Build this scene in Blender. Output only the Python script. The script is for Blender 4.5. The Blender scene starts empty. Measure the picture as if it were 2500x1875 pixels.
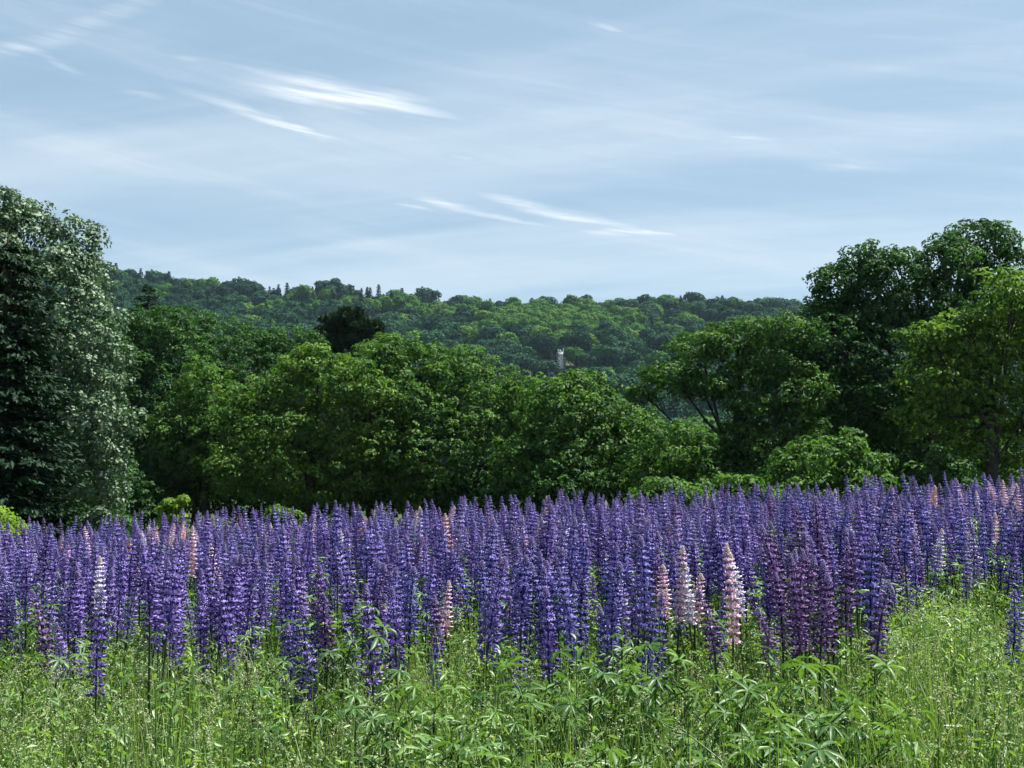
import bpy, math, random
import numpy as np
from mathutils import Vector, Matrix
random.seed(7); rng = np.random.default_rng(7)
scene = bpy.context.scene
C = scene.collection

# ------------------------------------------------------------------ camera
F = 3000.0; EYE = 1.3; PITCH = math.atan((1188 - 937.5) / F)
cam_d = bpy.data.cameras.new('camera'); cam = bpy.data.objects.new('camera', cam_d); C.objects.link(cam)
cam.location = (0, 0, EYE); cam.rotation_euler = (math.pi / 2 + PITCH, 0, 0)
cam_d.sensor_width = 36; cam_d.lens = 36 * F / 2500; cam_d.clip_start = 0.05; cam_d.clip_end = 9000
scene.camera = cam

def P(px, py, d):
    """point at ground distance d (metres along +Y) in the direction of photo pixel px, py"""
    a = (px - 1250) / F; b = (937.5 - py) / F
    y = math.cos(PITCH) - b * math.sin(PITCH); z = math.sin(PITCH) + b * math.cos(PITCH)
    return np.array((a * d / y, d, EYE + z * d / y))

# ------------------------------------------------------------------ sun, sky, exposure
SUN_EL = math.radians(63); SUN_AZ = math.radians(72)      # azimuth from +Y towards +X
sun_dir = Vector((math.sin(SUN_AZ) * math.cos(SUN_EL), math.cos(SUN_AZ) * math.cos(SUN_EL), math.sin(SUN_EL)))
sl = bpy.data.lights.new('sun', 'SUN'); sl.energy = 5.0; sl.angle = math.radians(0.53); sl.color = (1, 0.97, 0.92)
so = bpy.data.objects.new('sun', sl); C.objects.link(so); so.rotation_euler = sun_dir.to_track_quat('Z', 'Y').to_euler()
so.location = (0, 0, 60)

w = bpy.data.worlds.new('World'); scene.world = w; w.use_nodes = True
wn = w.node_tree; wn.nodes.clear()

class NT:
    """small helper to chain shader nodes"""
    def __init__(s, nt): s.nt = nt
    def n(s, t, **kw):
        nd = s.nt.nodes.new(t)
        for k, v in kw.items(): setattr(nd, k, v)
        return nd
    def put(s, sock, v):
        if isinstance(v, bpy.types.NodeSocket): s.nt.links.new(v, sock)
        else: sock.default_value = v
    def m(s, op, a, b=None, c=None, clamp=False):
        nd = s.n('ShaderNodeMath', operation=op, use_clamp=clamp)
        s.put(nd.inputs[0], a)
        if b is not None: s.put(nd.inputs[1], b)
        if c is not None: s.put(nd.inputs[2], c)
        return nd.outputs[0]
    def xyz(s, a, b, c):
        nd = s.n('ShaderNodeCombineXYZ')
        for i, v in enumerate((a, b, c)): s.put(nd.inputs[i], v)
        return nd.outputs[0]
    def noise(s, vec, scale, detail=4, rough=.55, dist=0):
        nd = s.n('ShaderNodeTexNoise'); s.put(nd.inputs['Vector'], vec)
        nd.inputs['Scale'].default_value = scale; nd.inputs['Detail'].default_value = detail
        nd.inputs['Roughness'].default_value = rough; nd.inputs['Distortion'].default_value = dist
        return nd.outputs[0]
    def smooth(s, v, a, b, c=0., d=1.):
        nd = s.n('ShaderNodeMapRange', interpolation_type='SMOOTHSTEP'); s.put(nd.inputs[0], v)
        for i, q in enumerate((a, b, c, d)): nd.inputs[i + 1].default_value = q
        return nd.outputs[0]
    def mix(s, f, a, b):
        nd = s.n('ShaderNodeMix', data_type='RGBA'); s.put(nd.inputs[0], f); s.put(nd.inputs[6], a); s.put(nd.inputs[7], b)
        return nd.outputs[2]

t = NT(wn)
sky = t.n('ShaderNodeTexSky', sky_type='NISHITA', sun_disc=False)
sky.sun_elevation = SUN_EL; sky.sun_rotation = SUN_AZ; sky.altitude = 150
sky.air_density = 1.0; sky.dust_density = 1.2; sky.ozone_density = 1.4
geo = t.n('ShaderNodeTexCoord'); sep = t.n('ShaderNodeSeparateXYZ'); wn.links.new(geo.outputs['Generated'], sep.inputs[0])
X, Y, Z = sep.outputs
az = t.m('ARCTAN2', X, Y)                                   # 0 straight ahead, + to the right
el = t.m('ARCSINE', Z)
# cirrus sheet: stretched noise on a plane high overhead, streaks falling gently to the right
zz = t.m('MAXIMUM', Z, 0.03); hz = t.m('ADD', zz, 0.12)
u = t.m('DIVIDE', X, hz); v = t.m('DIVIDE', Y, hz)
u2 = t.m('ADD', t.m('MULTIPLY', u, .98), t.m('MULTIPLY', v, -.18)); v2 = t.m('ADD', t.m('MULTIPLY', v, .98), t.m('MULTIPLY', u, .30))
n1 = t.noise(t.xyz(t.m('MULTIPLY', u2, .35), t.m('MULTIPLY', v2, 1.5), 3.1), 1.3, 6, .55, .5)
n2 = t.noise(t.xyz(t.m('MULTIPLY', u2, .6), t.m('MULTIPLY', v2, 4.5), 9.7), 1.5, 5, .6, .3)
veil = t.m('MULTIPLY', t.smooth(n1, .36, .72), t.m('ADD', t.m('MULTIPLY', n2, .8), .25), clamp=True)
n3 = t.noise(t.xyz(t.m('MULTIPLY', az, 3.2), t.m('ADD', t.m('MULTIPLY', el, 42.), t.m('MULTIPLY', az, 7.)), 2.2), 1., 6, .62, .35)
veil = t.m('ADD', veil, t.m('MULTIPLY', t.smooth(n3, .42, .80), .42), clamp=True)
veil = t.m('MULTIPLY', veil, t.smooth(el, .03, .16, .45, 1))
# distinct wisps: (photo px, py, half length, half thickness in px, slope, strength)
wisps = [(860, 238, 250, 26, .13, .80), (690, 300, 195, 15, .22, .75), (960, 322, 120, 16, -.02, .30), (760, 225, 180, 26, .02, .35), (1142, 380, 85, 9, .12, .55),
         (1080, 497, 80, 12, .17, .60), (1010, 505, 50, 6, .2, .45), (1375, 522, 200, 13, .20, .80), (1250, 535, 140, 8, .15, .40), (1480, 570, 90, 11, .03, .62), (1590, 570, 90, 5, .1, .5),
         (1840, 340, 100, 10, .08, .55), (2110, 402, 130, 15, .06, .42), (2030, 365, 60, 14, .4, .25), (1475, 66, 45, 7, .2, .55), (215, 55, 200, 26, -.45, .25), (60, 115, 150, 16, -.25, .22),
         (150, 160, 50, 8, .25, .25), (450, 145, 40, 6, .05, .2), (1480, 270, 420, 30, .08, .22), (1000, 630, 180, 10, .08, .22), (2300, 110, 300, 40, .3, .20), (1600, 325, 260, 10, .03, .2),
         (2000, 310, 60, 10, .05, .2), (350, 235, 60, 7, .1, .2)]
wob = t.m('MULTIPLY', t.m('SUBTRACT', t.noise(t.xyz(t.m('MULTIPLY', az, 9.), t.m('MULTIPLY', el, 22.), 1.), 1., 4, .6), .5), .016)
tex = t.noise(t.xyz(t.m('ADD', t.m('MULTIPLY', az, 7.), t.m('MULTIPLY', el, -2.)), t.m('ADD', t.m('MULTIPLY', el, 170.), t.m('MULTIPLY', az, 24.)), 5.), 1., 5, .62, .25)
tex = t.smooth(tex, .30, .66, .25, 1.0)
acc = None
for (px, py, hl, ht, sl_, st) in wisps:
    q = P(px, py, 1.) - np.array((0, 0, EYE)); q /= np.linalg.norm(q)
    a0 = math.atan2(q[0], q[1]); e0 = math.asin(q[2])
    da = t.m('SUBTRACT', az, a0); de = t.m('ADD', t.m('SUBTRACT', el, e0), t.m('ADD', t.m('MULTIPLY', da, sl_ / math.cos(e0)), wob))
    ra = t.m('MULTIPLY', da, F / hl); re = t.m('MULTIPLY', de, F / ht)
    rr = t.m('ADD', t.m('MULTIPLY', ra, ra), t.m('MULTIPLY', re, re))
    g = t.m('MULTIPLY', t.m('EXPONENT', t.m('MULTIPLY', rr, -1.1)), st * 1.15)
    acc = g if acc is None else t.m('ADD', acc, g)
wisp = t.m('MULTIPLY', acc, tex, clamp=True)
cloud = t.m('MAXIMUM', t.m('MULTIPLY', veil, .42), wisp)
low = t.smooth(el, -.02, .30, .22, 0)                       # pale moisture towards the horizon
skyc = t.mix(low, t.mix(.55, sky.outputs[0], (4.2, 6.0, 7.4, 1)), (6.2, 7.9, 9.0, 1))
col = t.mix(cloud, skyc, (8.6, 9.2, 9.7, 1))
bg = t.n('ShaderNodeBackground'); wn.links.new(col, bg.inputs[0]); bg.inputs[1].default_value = 0.0415
wo = t.n('ShaderNodeOutputWorld'); wn.links.new(bg.outputs[0], wo.inputs[0])

vs = scene.view_settings; vs.view_transform = 'Standard'; vs.look = 'None'; vs.exposure = 1.5; vs.gamma = 1.0; vs.use_curve_mapping = False
cy = scene.cycles; cy.max_bounces = 4; cy.diffuse_bounces = 2; cy.glossy_bounces = 2; cy.transmission_bounces = 3; cy.transparent_max_bounces = 4
cy.volume_bounces = 0; cy.adaptive_threshold = .02; cy.caustics_reflective = False; cy.caustics_refractive = False

# ------------------------------------------------------------------ helpers
def tag(o, label=None, cat=None, group=None, kind=None):
    for k, v in (('label', label), ('category', cat), ('group', group), ('kind', kind)):
        if v: o[k] = v
    return o
def empty(name, loc, rot=(0, 0, 0), scale=1.0):
    o = bpy.data.objects.new(name, None); C.objects.link(o); o.location = [float(q) for q in loc]; o.rotation_euler = rot; o.scale = (scale,) * 3; o.empty_display_size = .2
    return o
def mobj(name, me, parent=None, loc=(0, 0, 0), rot=(0, 0, 0), scale=(1, 1, 1), mats=None):
    o = bpy.data.objects.new(name, me); C.objects.link(o); o.parent = parent
    o.location = [float(q) for q in loc]; o.rotation_euler = [float(q) for q in rot]; o.scale = [float(q) for q in (scale if hasattr(scale, '__len__') else (scale,) * 3)]
    if mats:
        for i, m_ in enumerate(mats): o.material_slots[i].link = 'OBJECT'; o.material_slots[i].material = m_
    return o

class MB:
    """mesh builder: arrays of vertices, triangles, a float 'var' per vertex, a material index per triangle"""
    def __init__(s): s.v = []; s.f = []; s.a = []; s.mi = []; s.n = 0
    def add(s, v, f, a=0.5, mi=0):
        v = np.asarray(v, dtype=np.float64).reshape(-1, 3); f = np.asarray(f, dtype=np.int64).reshape(-1, 3)
        s.v.append(v); s.f.append(f + s.n); s.n += len(v)
        s.a.append(np.full(len(v), a) if np.isscalar(a) else np.asarray(a)); s.mi.append(np.full(len(f), mi))
        return s
    def merge(s, o, M=None, mi=None):
        v = np.concatenate(o.v)
        if M is not None: v = v @ np.array(M)[:3, :3].T + np.array(M)[:3, 3]
        m_ = np.concatenate(o.mi)
        s.v.append(v); s.f.append(np.concatenate(o.f) + s.n); s.n += len(v); s.a.append(np.concatenate(o.a)); s.mi.append(m_ if mi is None else np.full(len(m_), mi))
        return s
    def mesh(s, name, mats, smooth=False):
        v = np.concatenate(s.v); f = np.concatenate(s.f); a = np.concatenate(s.a); mi = np.concatenate(s.mi)
        me = bpy.data.meshes.new(name); me.vertices.add(len(v)); me.vertices.foreach_set('co', v.astype(np.float32).ravel())
        me.loops.add(len(f) * 3); me.loops.foreach_set('vertex_index', f.astype(np.int32).ravel())
        me.polygons.add(len(f)); me.polygons.foreach_set('loop_start', np.arange(0, len(f) * 3, 3, dtype=np.int32))
        for m_ in mats: me.materials.append(m_)
        me.polygons.foreach_set('material_index', mi.astype(np.int32))
        if smooth: me.polygons.foreach_set('use_smooth', np.ones(len(f), dtype=bool))
        at = me.attributes.new('var', 'FLOAT', 'POINT'); at.data.foreach_set('value', a.astype(np.float32))
        me.update(); me.validate(); return me

def unit(a): return a / np.maximum(np.linalg.norm(a, axis=-1, keepdims=True), 1e-9)
def add_leaves(mb, pos, nrm, size, aspect=.55, fold=.18, var=.5, mi=0, updir=None):
    """folded four-point leaves, base at pos, face normal nrm"""
    n = len(pos); nrm = unit(nrm)
    r = rng.normal(size=(n, 3)) if updir is None else updir + rng.normal(size=(n, 3)) * .5
    d = unit(r - (r * nrm).sum(1, keepdims=True) * nrm); s = np.cross(nrm, d)
    L = np.asarray(size).reshape(-1, 1) * np.ones((n, 1)); W = L * aspect * .5
    lift = nrm * L * fold
    V = np.stack([pos - d * L * .5, pos + s * W + lift, pos + d * L * .5 - lift * .6, pos - s * W + lift], 1).reshape(-1, 3)
    b = np.arange(n)[:, None] * 4
    Fc = np.concatenate([b + np.array([[0, 1, 2]]), b + np.array([[0, 2, 3]])])
    var = np.repeat(np.broadcast_to(var, n), 4)
    mb.add(V, Fc, var, mi)
def add_tube(mb, pts, rad, sides=6, var=.5, mi=0):
    pts = np.asarray(pts, float); k = len(pts)
    tan = unit(np.gradient(pts, axis=0)); ref = np.array((.31, .95, .05)); ref = np.where(np.abs(tan @ ref)[:, None] > .95, np.array((1., 0, 0)), ref)
    a = unit(np.cross(tan, ref)); b = np.cross(tan, a); th = np.arange(sides) * 2 * math.pi / sides
    V = pts[:, None] + (a[:, None] * np.cos(th)[None, :, None] + b[:, None] * np.sin(th)[None, :, None]) * np.asarray(rad, float)[:, None, None]
    i = np.arange(k - 1)[:, None] * sides; j = np.arange(sides)[None]; j2 = (j + 1) % sides
    q = np.stack([i + j, i + j2, i + sides + j2, i + sides + j], -1).reshape(-1, 4)
    mb.add(V.reshape(-1, 3), np.concatenate([q[:, [0, 1, 2]], q[:, [0, 2, 3]]]), var, mi)
def rotz(a): return Matrix.Rotation(a, 4, 'Z')

# ------------------------------------------------------------------ materials
def leaf_mat(name, dark, light, transl=.30, rough=.6, spec=.12, tcol=None, obj_var=.25, sat_noise=True):
    m = bpy.data.materials.new(name); m.use_nodes = True; k = NT(m.node_tree); m.node_tree.nodes.clear()
    at = k.n('ShaderNodeAttribute', attribute_name='var'); oi = k.n('ShaderNodeObjectInfo')
    f = k.m('ADD', at.outputs['Fac'], k.m('MULTIPLY', k.m('SUBTRACT', oi.outputs['Random'], .5), obj_var), clamp=True)
    c = k.mix(f, (*dark, 1), (*light, 1))
    p = k.n('ShaderNodeBsdfPrincipled'); k.put(p.inputs['Base Color'], c); p.inputs['Roughness'].default_value = rough; p.inputs['Specular IOR Level'].default_value = spec
    tr = k.n('ShaderNodeBsdfTranslucent')
    if tcol is None: tcol = (1.15, 1.45, .5)
    mm = k.n('ShaderNodeMix', data_type='RGBA', blend_type='MULTIPLY'); mm.inputs[0].default_value = 1; k.put(mm.inputs[6], c); mm.inputs[7].default_value = (*tcol, 1)
    k.put(tr.inputs[0], mm.outputs[2])
    mx = k.n('ShaderNodeMixShader'); mx.inputs[0].default_value = transl
    m.node_tree.links.new(p.outputs[0], mx.inputs[1]); m.node_tree.links.new(tr.outputs[0], mx.inputs[2])
    o = k.n('ShaderNodeOutputMaterial'); m.node_tree.links.new(mx.outputs[0], o.inputs[0])
    return m
def noise_mat(name, c1, c2, scale, rough=.9, bump=.3):
    m = bpy.data.materials.new(name); m.use_nodes = True; k = NT(m.node_tree); p = m.node_tree.nodes['Principled BSDF']
    tc = k.n('ShaderNodeTexCoord'); n_ = k.noise(tc.outputs['Object'], scale, 6, .6)
    k.put(p.inputs['Base Color'], k.mix(k.smooth(n_, .3, .7), (*c1, 1), (*c2, 1))); p.inputs['Roughness'].default_value = rough; p.inputs['Specular IOR Level'].default_value = .2
    bp = k.n('ShaderNodeBump'); bp.inputs['Strength'].default_value = bump; k.put(bp.inputs['Height'], n_); m.node_tree.links.new(bp.outputs[0], p.inputs['Normal'])
    return m
M = {}
M['bark'] = noise_mat('bark', (.016, .013, .011), (.055, .046, .038), 6)
M['ground'] = noise_mat('meadow_soil', (.020, .030, .012), (.050, .065, .022), .6)
M['maple'] = leaf_mat('maple_leaf', (.014, .050, .014), (.088, .165, .030))
M['oak'] = leaf_mat('oak_leaf', (.012, .044, .014), (.052, .115, .026))
M['bright'] = leaf_mat('fresh_leaf', (.022, .068, .015), (.130, .205, .036), .32)
M['silver'] = leaf_mat('silver_leaf', (.014, .044, .022), (.135, .205, .115), .2, .5, .25, (1.1, 1.2, .7))
M['yellow'] = leaf_mat('lime_leaf', (.085, .155, .025), (.21, .28, .05), .4)
M['needle'] = leaf_mat('spruce_needle', (.005, .018, .010), (.017, .044, .018), .1, .6, .1)
M['pine'] = leaf_mat('pine_needle', (.010, .028, .018), (.028, .050, .024), .12, .7, .05)
M['hill_a'] = leaf_mat('hill_leaf_dark', (.006, .028, .018), (.024, .072, .034), .15, .7, .05, obj_var=.9)
M['hill_b'] = leaf_mat('hill_leaf_light', (.024, .082, .016), (.085, .165, .028), .2, .7, .05, obj_var=.8)
M['hill_p'] = leaf_mat('hill_needle', (.005, .018, .018), (.014, .036, .028), .1, .7, .05, obj_var=.7)
M['grass'] = leaf_mat('grass_blade', (.012, .050, .012), (.22, .33, .09), .40, .45, .3, (1.35, 1.35, .6), .35)
M['straw'] = leaf_mat('grass_seed', (.20, .25, .12), (.42, .46, .29), .35, .6, .2, (1.1, 1.1, .8))
M['palm'] = leaf_mat('lupin_leaf', (.016, .062, .018), (.11, .205, .055), .32, .42, .25, (1.5, 1.5, .5), .4)
M['weed'] = leaf_mat('weed_leaf', (.055, .145, .032), (.21, .32, .095), .4, .42, .4, (1.4, 1.4, .5))
M['white'] = leaf_mat('white_petal', (.45, .46, .38), (.70, .70, .62), .3, .6, .2, (1, 1, 1))
M['stem'] = leaf_mat('lupin_stem', (.030, .050, .018), (.055, .075, .030), .05)
PET = {'violet': ((.026, .011, .130), (.36, .27, .66)), 'blue': ((.016, .012, .130), (.31, .28, .66)), 'plum': ((.022, .006, .060), (.28, .16, .38)),
       'lilac': ((.055, .035, .21), (.50, .44, .70)), 'pink': ((.52, .30, .38), (.90, .76, .78)), 'salmon': ((.56, .28, .26), (.88, .66, .58)), 'white': ((.42, .40, .52), (.84, .82, .84))}
for k_, (a_, b_) in PET.items(): M['pet_' + k_] = leaf_mat('petal_' + k_, a_, b_, .22, .5, .25, (1.1, 1.0, 1.2), .22)
M['bud'] = leaf_mat('lupin_bud', (.065, .040, .20), (.27, .23, .42), .2, .6, .2, (1, 1, .8))
M['bud_pink'] = leaf_mat('lupin_bud_pale', (.40, .30, .30), (.66, .58, .52), .2, .6, .2, (1, 1, .8))

# ------------------------------------------------------------------ terrain
RX = [-400, 0, 250, 400, 560, 640, 700, 830, 1000, 1100, 1300, 1560, 1950, 2300, 2900]
RYp = [600, 630, 655, 672, 690, 705, 702, 700, 722, 730, 728, 732, 745, 755, 770]
Y0, YR = 230., 620.
def sstep(a, b, q): q = np.clip((q - a) / (b - a), 0, 1); return q * q * (3 - 2 * q)
def ground(x, y):
    x = np.asarray(x, float); y = np.asarray(y, float)
    near = .050 * 22 * np.tanh(x / 22) * (1 - sstep(25, 80, y)) + .03 * np.sin(x * 1.3 + .5) * np.sin(y * .9) * (1 - sstep(20, 40, y))
    dip = -4.0 * sstep(16, 95, y)
    px = 1250 + x / np.maximum(y, 60) * F
    zr = EYE + YR * (1188 - np.interp(px, RX, RYp)) / F - 12.0
    s = np.clip((y - Y0) / (YR - Y0), 0, 1.06)
    hill = (zr + 4) * np.where(y < Y0, 0, .8 * s + .2 * s * s) * (1 - .5 * sstep(YR * 1.06, 1400, y))
    roll = 2.2 * np.sin(x * .035 + 1) * np.sin(y * .028) * sstep(240, 330, y)
    return near + dip + hill + roll
xs = np.concatenate([-np.geomspace(1500, 1.2, 52), [0], np.geomspace(1.2, 1500, 52)])
ys = np.concatenate([[-60, -30, -15, -6], np.linspace(-2, 24, 53), np.geomspace(25, 1500, 110)])
GX, GY = np.meshgrid(xs, ys); GZ = ground(GX, GY)
nx_ = len(xs); i_ = (np.arange(len(ys) - 1)[:, None] * nx_ + np.arange(nx_ - 1)[None]).ravel()
gm = MB(); gm.add(np.stack([GX, GY, GZ], -1).reshape(-1, 3), np.concatenate([np.stack([i_, i_ + 1, i_ + nx_ + 1], 1), np.stack([i_, i_ + nx_ + 1, i_ + nx_], 1)]))
tag(mobj('ground', gm.mesh('ground', [M['ground']], True)), 'grassy meadow ground rising into the wooded hill', kind='structure')

# ------------------------------------------------------------------ scatter ("stuff": what nobody could count)
def scatter(name, protos, pos, rot, scl, idx, label):
    coll = bpy.data.collections.new(name + '_pieces')
    for i, me in enumerate(protos):
        o = bpy.data.objects.new('%s_piece_%02d' % (name, i), me); coll.objects.link(o)
    n = len(pos); me = bpy.data.meshes.new(name); me.vertices.add(n); me.vertices.foreach_set('co', np.asarray(pos, np.float32).ravel())
    for an, ty, data in (('rot', 'FLOAT_VECTOR', np.asarray(rot, np.float32).ravel()), ('scl', 'FLOAT', np.asarray(scl, np.float32)), ('idx', 'INT', np.asarray(idx, np.int32))):
        a = me.attributes.new(an, ty, 'POINT'); a.data.foreach_set('vector' if ty == 'FLOAT_VECTOR' else 'value', data)
    me.update(); o = mobj(name, me); tag(o, label, kind='stuff')
    g = bpy.data.node_groups.new(name + '_scatter', 'GeometryNodeTree')
    g.interface.new_socket('Geometry', in_out='INPUT', socket_type='NodeSocketGeometry'); g.interface.new_socket('Geometry', in_out='OUTPUT', socket_type='NodeSocketGeometry')
    N = g.nodes.new; gi = N('NodeGroupInput'); go = N('NodeGroupOutput'); ip = N('GeometryNodeInstanceOnPoints'); ci = N('GeometryNodeCollectionInfo')
    ci.inputs[0].default_value = coll; ci.inputs['Separate Children'].default_value = True; ci.inputs['Reset Children'].default_value = True
    def na(nm, ty):
        q = N('GeometryNodeInputNamedAttribute'); q.data_type = ty; q.inputs[0].default_value = nm; return q.outputs[0]
    e2r = N('FunctionNodeEulerToRotation'); L = g.links.new
    L(gi.outputs[0], ip.inputs['Points']); L(ci.outputs[0], ip.inputs['Instance']); ip.inputs['Pick Instance'].default_value = True
    L(na('idx', 'INT'), ip.inputs['Instance Index']); L(na('rot', 'FLOAT_VECTOR'), e2r.inputs[0]); L(e2r.outputs[0], ip.inputs['Rotation']); L(na('scl', 'FLOAT'), ip.inputs['Scale'])
    L(ip.outputs[0], go.inputs[0])
    md = o.modifiers.new('scatter', 'NODES'); md.node_group = g
    return o

# ------------------------------------------------------------------ hillside forest
def hill_tree(kind, seed):
    r = np.random.default_rng(seed); mb = MB()
    if kind == 'round':
        nl = 6
        lob = [(r.normal() * 1.6, r.normal() * 1.6, 5.2 + r.uniform(-1.6, 2.6), r.uniform(1.5, 2.7)) for _ in range(nl)] + [(0, 0, 5.0, 3.2)]
        for (x, y, z, q) in lob:
            n = int(150 * q); dv = unit(r.normal(size=(n, 3)) + np.array((0, 0, .35))); bump = 1 + .18 * np.sin(dv @ r.normal(size=3) * 6) + r.normal(size=n) * .07
            pos = np.array((x, y, z)) + dv * (q * bump)[:, None] * np.array((1, 1, .8))
            add_leaves(mb, pos, dv + r.normal(size=(n, 3)) * .18 + np.array((0, 0, .15)), r.uniform(.5, 1.0, n), .8, .2, np.clip(.5 + r.normal(size=n) * .28, 0, 1))
        add_tube(mb, [(0, 0, -.5), (.1, 0, 2.5), (.1, .1, 5.5)], (.28, .22, .1), 5, .4, 1)
    else:
        H = 12.5; pos = []; 
        for k in range(13):
            z = 2.2 + k * .8; R = 2.7 * (1 - (k / 13.6)) ** .8 * r.uniform(.75, 1.2)
            for a in np.arange(7) * 2 * math.pi / 7 + r.uniform(0, 6):
                for f in np.linspace(.15, 1, 6):
                    pos.append((math.cos(a) * R * f, math.sin(a) * R * f, z + .15 * R * f + r.normal() * .12))
        pos = np.array(pos); n = len(pos)
        add_leaves(mb, pos, np.array((0, 0, 1.)) + r.normal(size=(n, 3)) * .55, r.uniform(.5, 1.0, n), .7, .1, np.clip(.5 + r.normal(size=n) * .25, 0, 1))
        add_tube(mb, [(0, 0, -.5), (0, 0, 6), (0, 0, 12.6)], (.25, .16, .03), 5, .4, 1)
    return mb
hp = []
for kd, mt, cnt in (('round', 'hill_a', 4), ('round', 'hill_b', 3), ('pine', 'hill_p', 3)):
    for q in range(cnt): hp.append(hill_tree(kd, 100 + len(hp)).mesh('hillside_%s' % kd, [M[mt], M['bark']]))
# silhouette of the near trees, to know which hillside trees show
SX = [250, 300, 420, 560, 700, 780, 870, 960, 1080, 1200, 1330, 1430, 1540, 1600, 1680, 1800, 1930, 1970, 2100]
SY = [700, 760, 780, 800, 830, 880, 840, 830, 870, 900, 940, 920, 960, 900, 830, 800, 780, 640, 560]
HX, HY, K = [], [], []
for y in np.arange(238, 690, 8.6):
    half = .47 * y + 40
    for x in np.arange(-half, half, 9.0):
        HX.append(x + rng.uniform(-2.6, 2.6)); HY.append(y + rng.uniform(-2.6, 2.6))
HX = np.array(HX); HY = np.array(HY); HZ = ground(HX, HY)
hpx = 1250 + HX / HY * F; hpy = 1188 - (HZ + 8 - EYE) / HY * F
lighter = np.exp(-(((hpx - 1310) / 230) ** 2 + ((hpy - 775) / 45) ** 2)) * .95 + np.exp(-(((hpx - 1560) / 160) ** 2 + ((hpy - 800) / 40) ** 2)) * .5 + .10  # a lighter kind, massed to put the slope's sunlit patch into leaf colour
pine = np.where(hpy > 850, .45, .05) + np.where(HY > 560, .30, 0) + np.exp(-(((hpx - 860) / 160) ** 2 + ((hpy - 730) / 40) ** 2)) * .6
uu = rng.uniform(size=len(HX)); hid = np.where(uu < lighter, rng.integers(4, 7, len(HX)), np.where(rng.uniform(size=len(HX)) < pine, rng.integers(7, 10, len(HX)), rng.integers(0, 4, len(HX))))
hsc = rng.uniform(.85, 1.5, len(HX)) * np.where(hid > 6, .74, 1); hrz = rng.uniform(0, 6.28, len(HX))
vis = (hpx > 245) & (hpx < 1990) & (hpy - 10 < np.interp(hpx, SX, SY))
WD = next(q for q in np.arange(330., 600., 1.) if float(ground((1370 - 1250) / F * q, q)) + 5.6 > P(1370, 866, q)[2])   # where the sight line meets the slope
WX = (1370 - 1250) / F * WD; keep = ~((np.abs(HX - WX * HY / WD) < 3.8) & (HY > WD - 11) & (HY < WD + 4))            # clearing in front of the white house
hsc[(np.abs(HX - WX * HY / WD) < 13) & (HY > WD - 60) & (HY < WD + 3)] *= .80   # younger trees round the house
order = np.argsort(HY); chosen = [i for i in order if vis[i] and keep[i]][:250]
HZONE = [(430, 'beside the silvery tree'), (640, 'left of the lone pine'), (800, 'close left of the lone pine'), (960, 'close right of the lone pine'), (1180, 'above the broad rounded maple'), (1330, 'left of the white house'), (1420, 'beside the white house'), (1560, 'above the dome shaped maple'), (1700, 'left of the spreading tree'), (9999, 'above the spreading tree')]
def hzone(px): return next(t_ for l_, t_ in HZONE if px < l_)
hl = {0: ('rounded dark green broadleaf tree in the lower hillside forest', 'dark broadleaf trees on the far hillside'),
      1: ('fresh yellow-green rounded tree in the lower hillside forest', 'fresh green trees on the far hillside'),
      2: ('narrow blue-green conifer in the lower hillside forest', 'conifers on the far hillside')}
for i in chosen:
    lb = hl[0 if hid[i] < 4 else 1 if hid[i] < 7 else 2]
    lb = (('broad ' if hsc[i] > 1.25 else 'small ' if hsc[i] < 1.0 else '') + ('dark broadleaf hillside tree ' if hid[i] < 4 else 'yellow-green hillside tree ' if hid[i] < 7 else 'blue-green hillside conifer ') + hzone(hpx[i]) + (', low on the slope' if HY[i] < 430 else ', halfway up the slope'), lb[1])
    tag(mobj('conifer_tree' if hid[i] > 6 else 'broadleaf_tree', hp[hid[i]], None, (HX[i], HY[i], HZ[i]), (0, 0, hrz[i]), hsc[i]), lb[0], 'tree', lb[1])
rest = np.array([i for i in range(len(HX)) if keep[i] and i not in set(chosen)])
scatter('forest', hp, np.stack([HX, HY, HZ], 1)[rest], np.stack([np.zeros(len(rest)), np.zeros(len(rest)), hrz[rest]], 1), hsc[rest], hid[rest], 'dense wooded canopy running up to the ridge of the far hill')

# small white house among the hillside trees
hz_ = float(ground(WX, WD)); hr = empty('white_house', (WX, WD, hz_), (0, 0, 1.0), .84)
tag(hr, 'small white gabled house almost hidden among the hillside trees', 'house')
M['paint'] = noise_mat('white_paint', (.72, .72, .74), (.82, .82, .82), 1.5, .6, .05); M['roof'] = noise_mat('white_metal', (.66, .67, .70), (.78, .78, .80), 1, .5, .02)
wb = MB(); a_, b_, h_, g_ = 1.5, 1.6, 6.6, 8.8
wv = [(-a_, -b_, 0), (a_, -b_, 0), (a_, b_, 0), (-a_, b_, 0), (-a_, -b_, h_), (a_, -b_, h_), (a_, b_, h_), (-a_, b_, h_), (0, -b_, g_), (0, b_, g_)]
wb.add(wv, [(0, 1, 5), (0, 5, 4), (1, 2, 6), (1, 6, 5), (2, 3, 7), (2, 7, 6), (3, 0, 4), (3, 4, 7), (4, 5, 8), (6, 7, 9)]); mobj('wall', wb.mesh('house_wall', [M['paint']]), hr)
rb = MB()
for s_ in (-1, 1):
    q = np.array([(0, -b_ - .3, g_ + .15), (0, b_ + .3, g_ + .15), (s_ * (a_ + .3), b_ + .3, h_ - .2), (s_ * (a_ + .3), -b_ - .3, h_ - .2)])
    q = np.concatenate([q, q - (0, 0, .13)]); rb.add(q, [(0, 1, 2), (0, 2, 3), (4, 6, 5), (4, 7, 6), (0, 4, 5), (0, 5, 1), (1, 5, 6), (1, 6, 2), (2, 6, 7), (2, 7, 3), (3, 7, 4), (3, 4, 0)])
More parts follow.
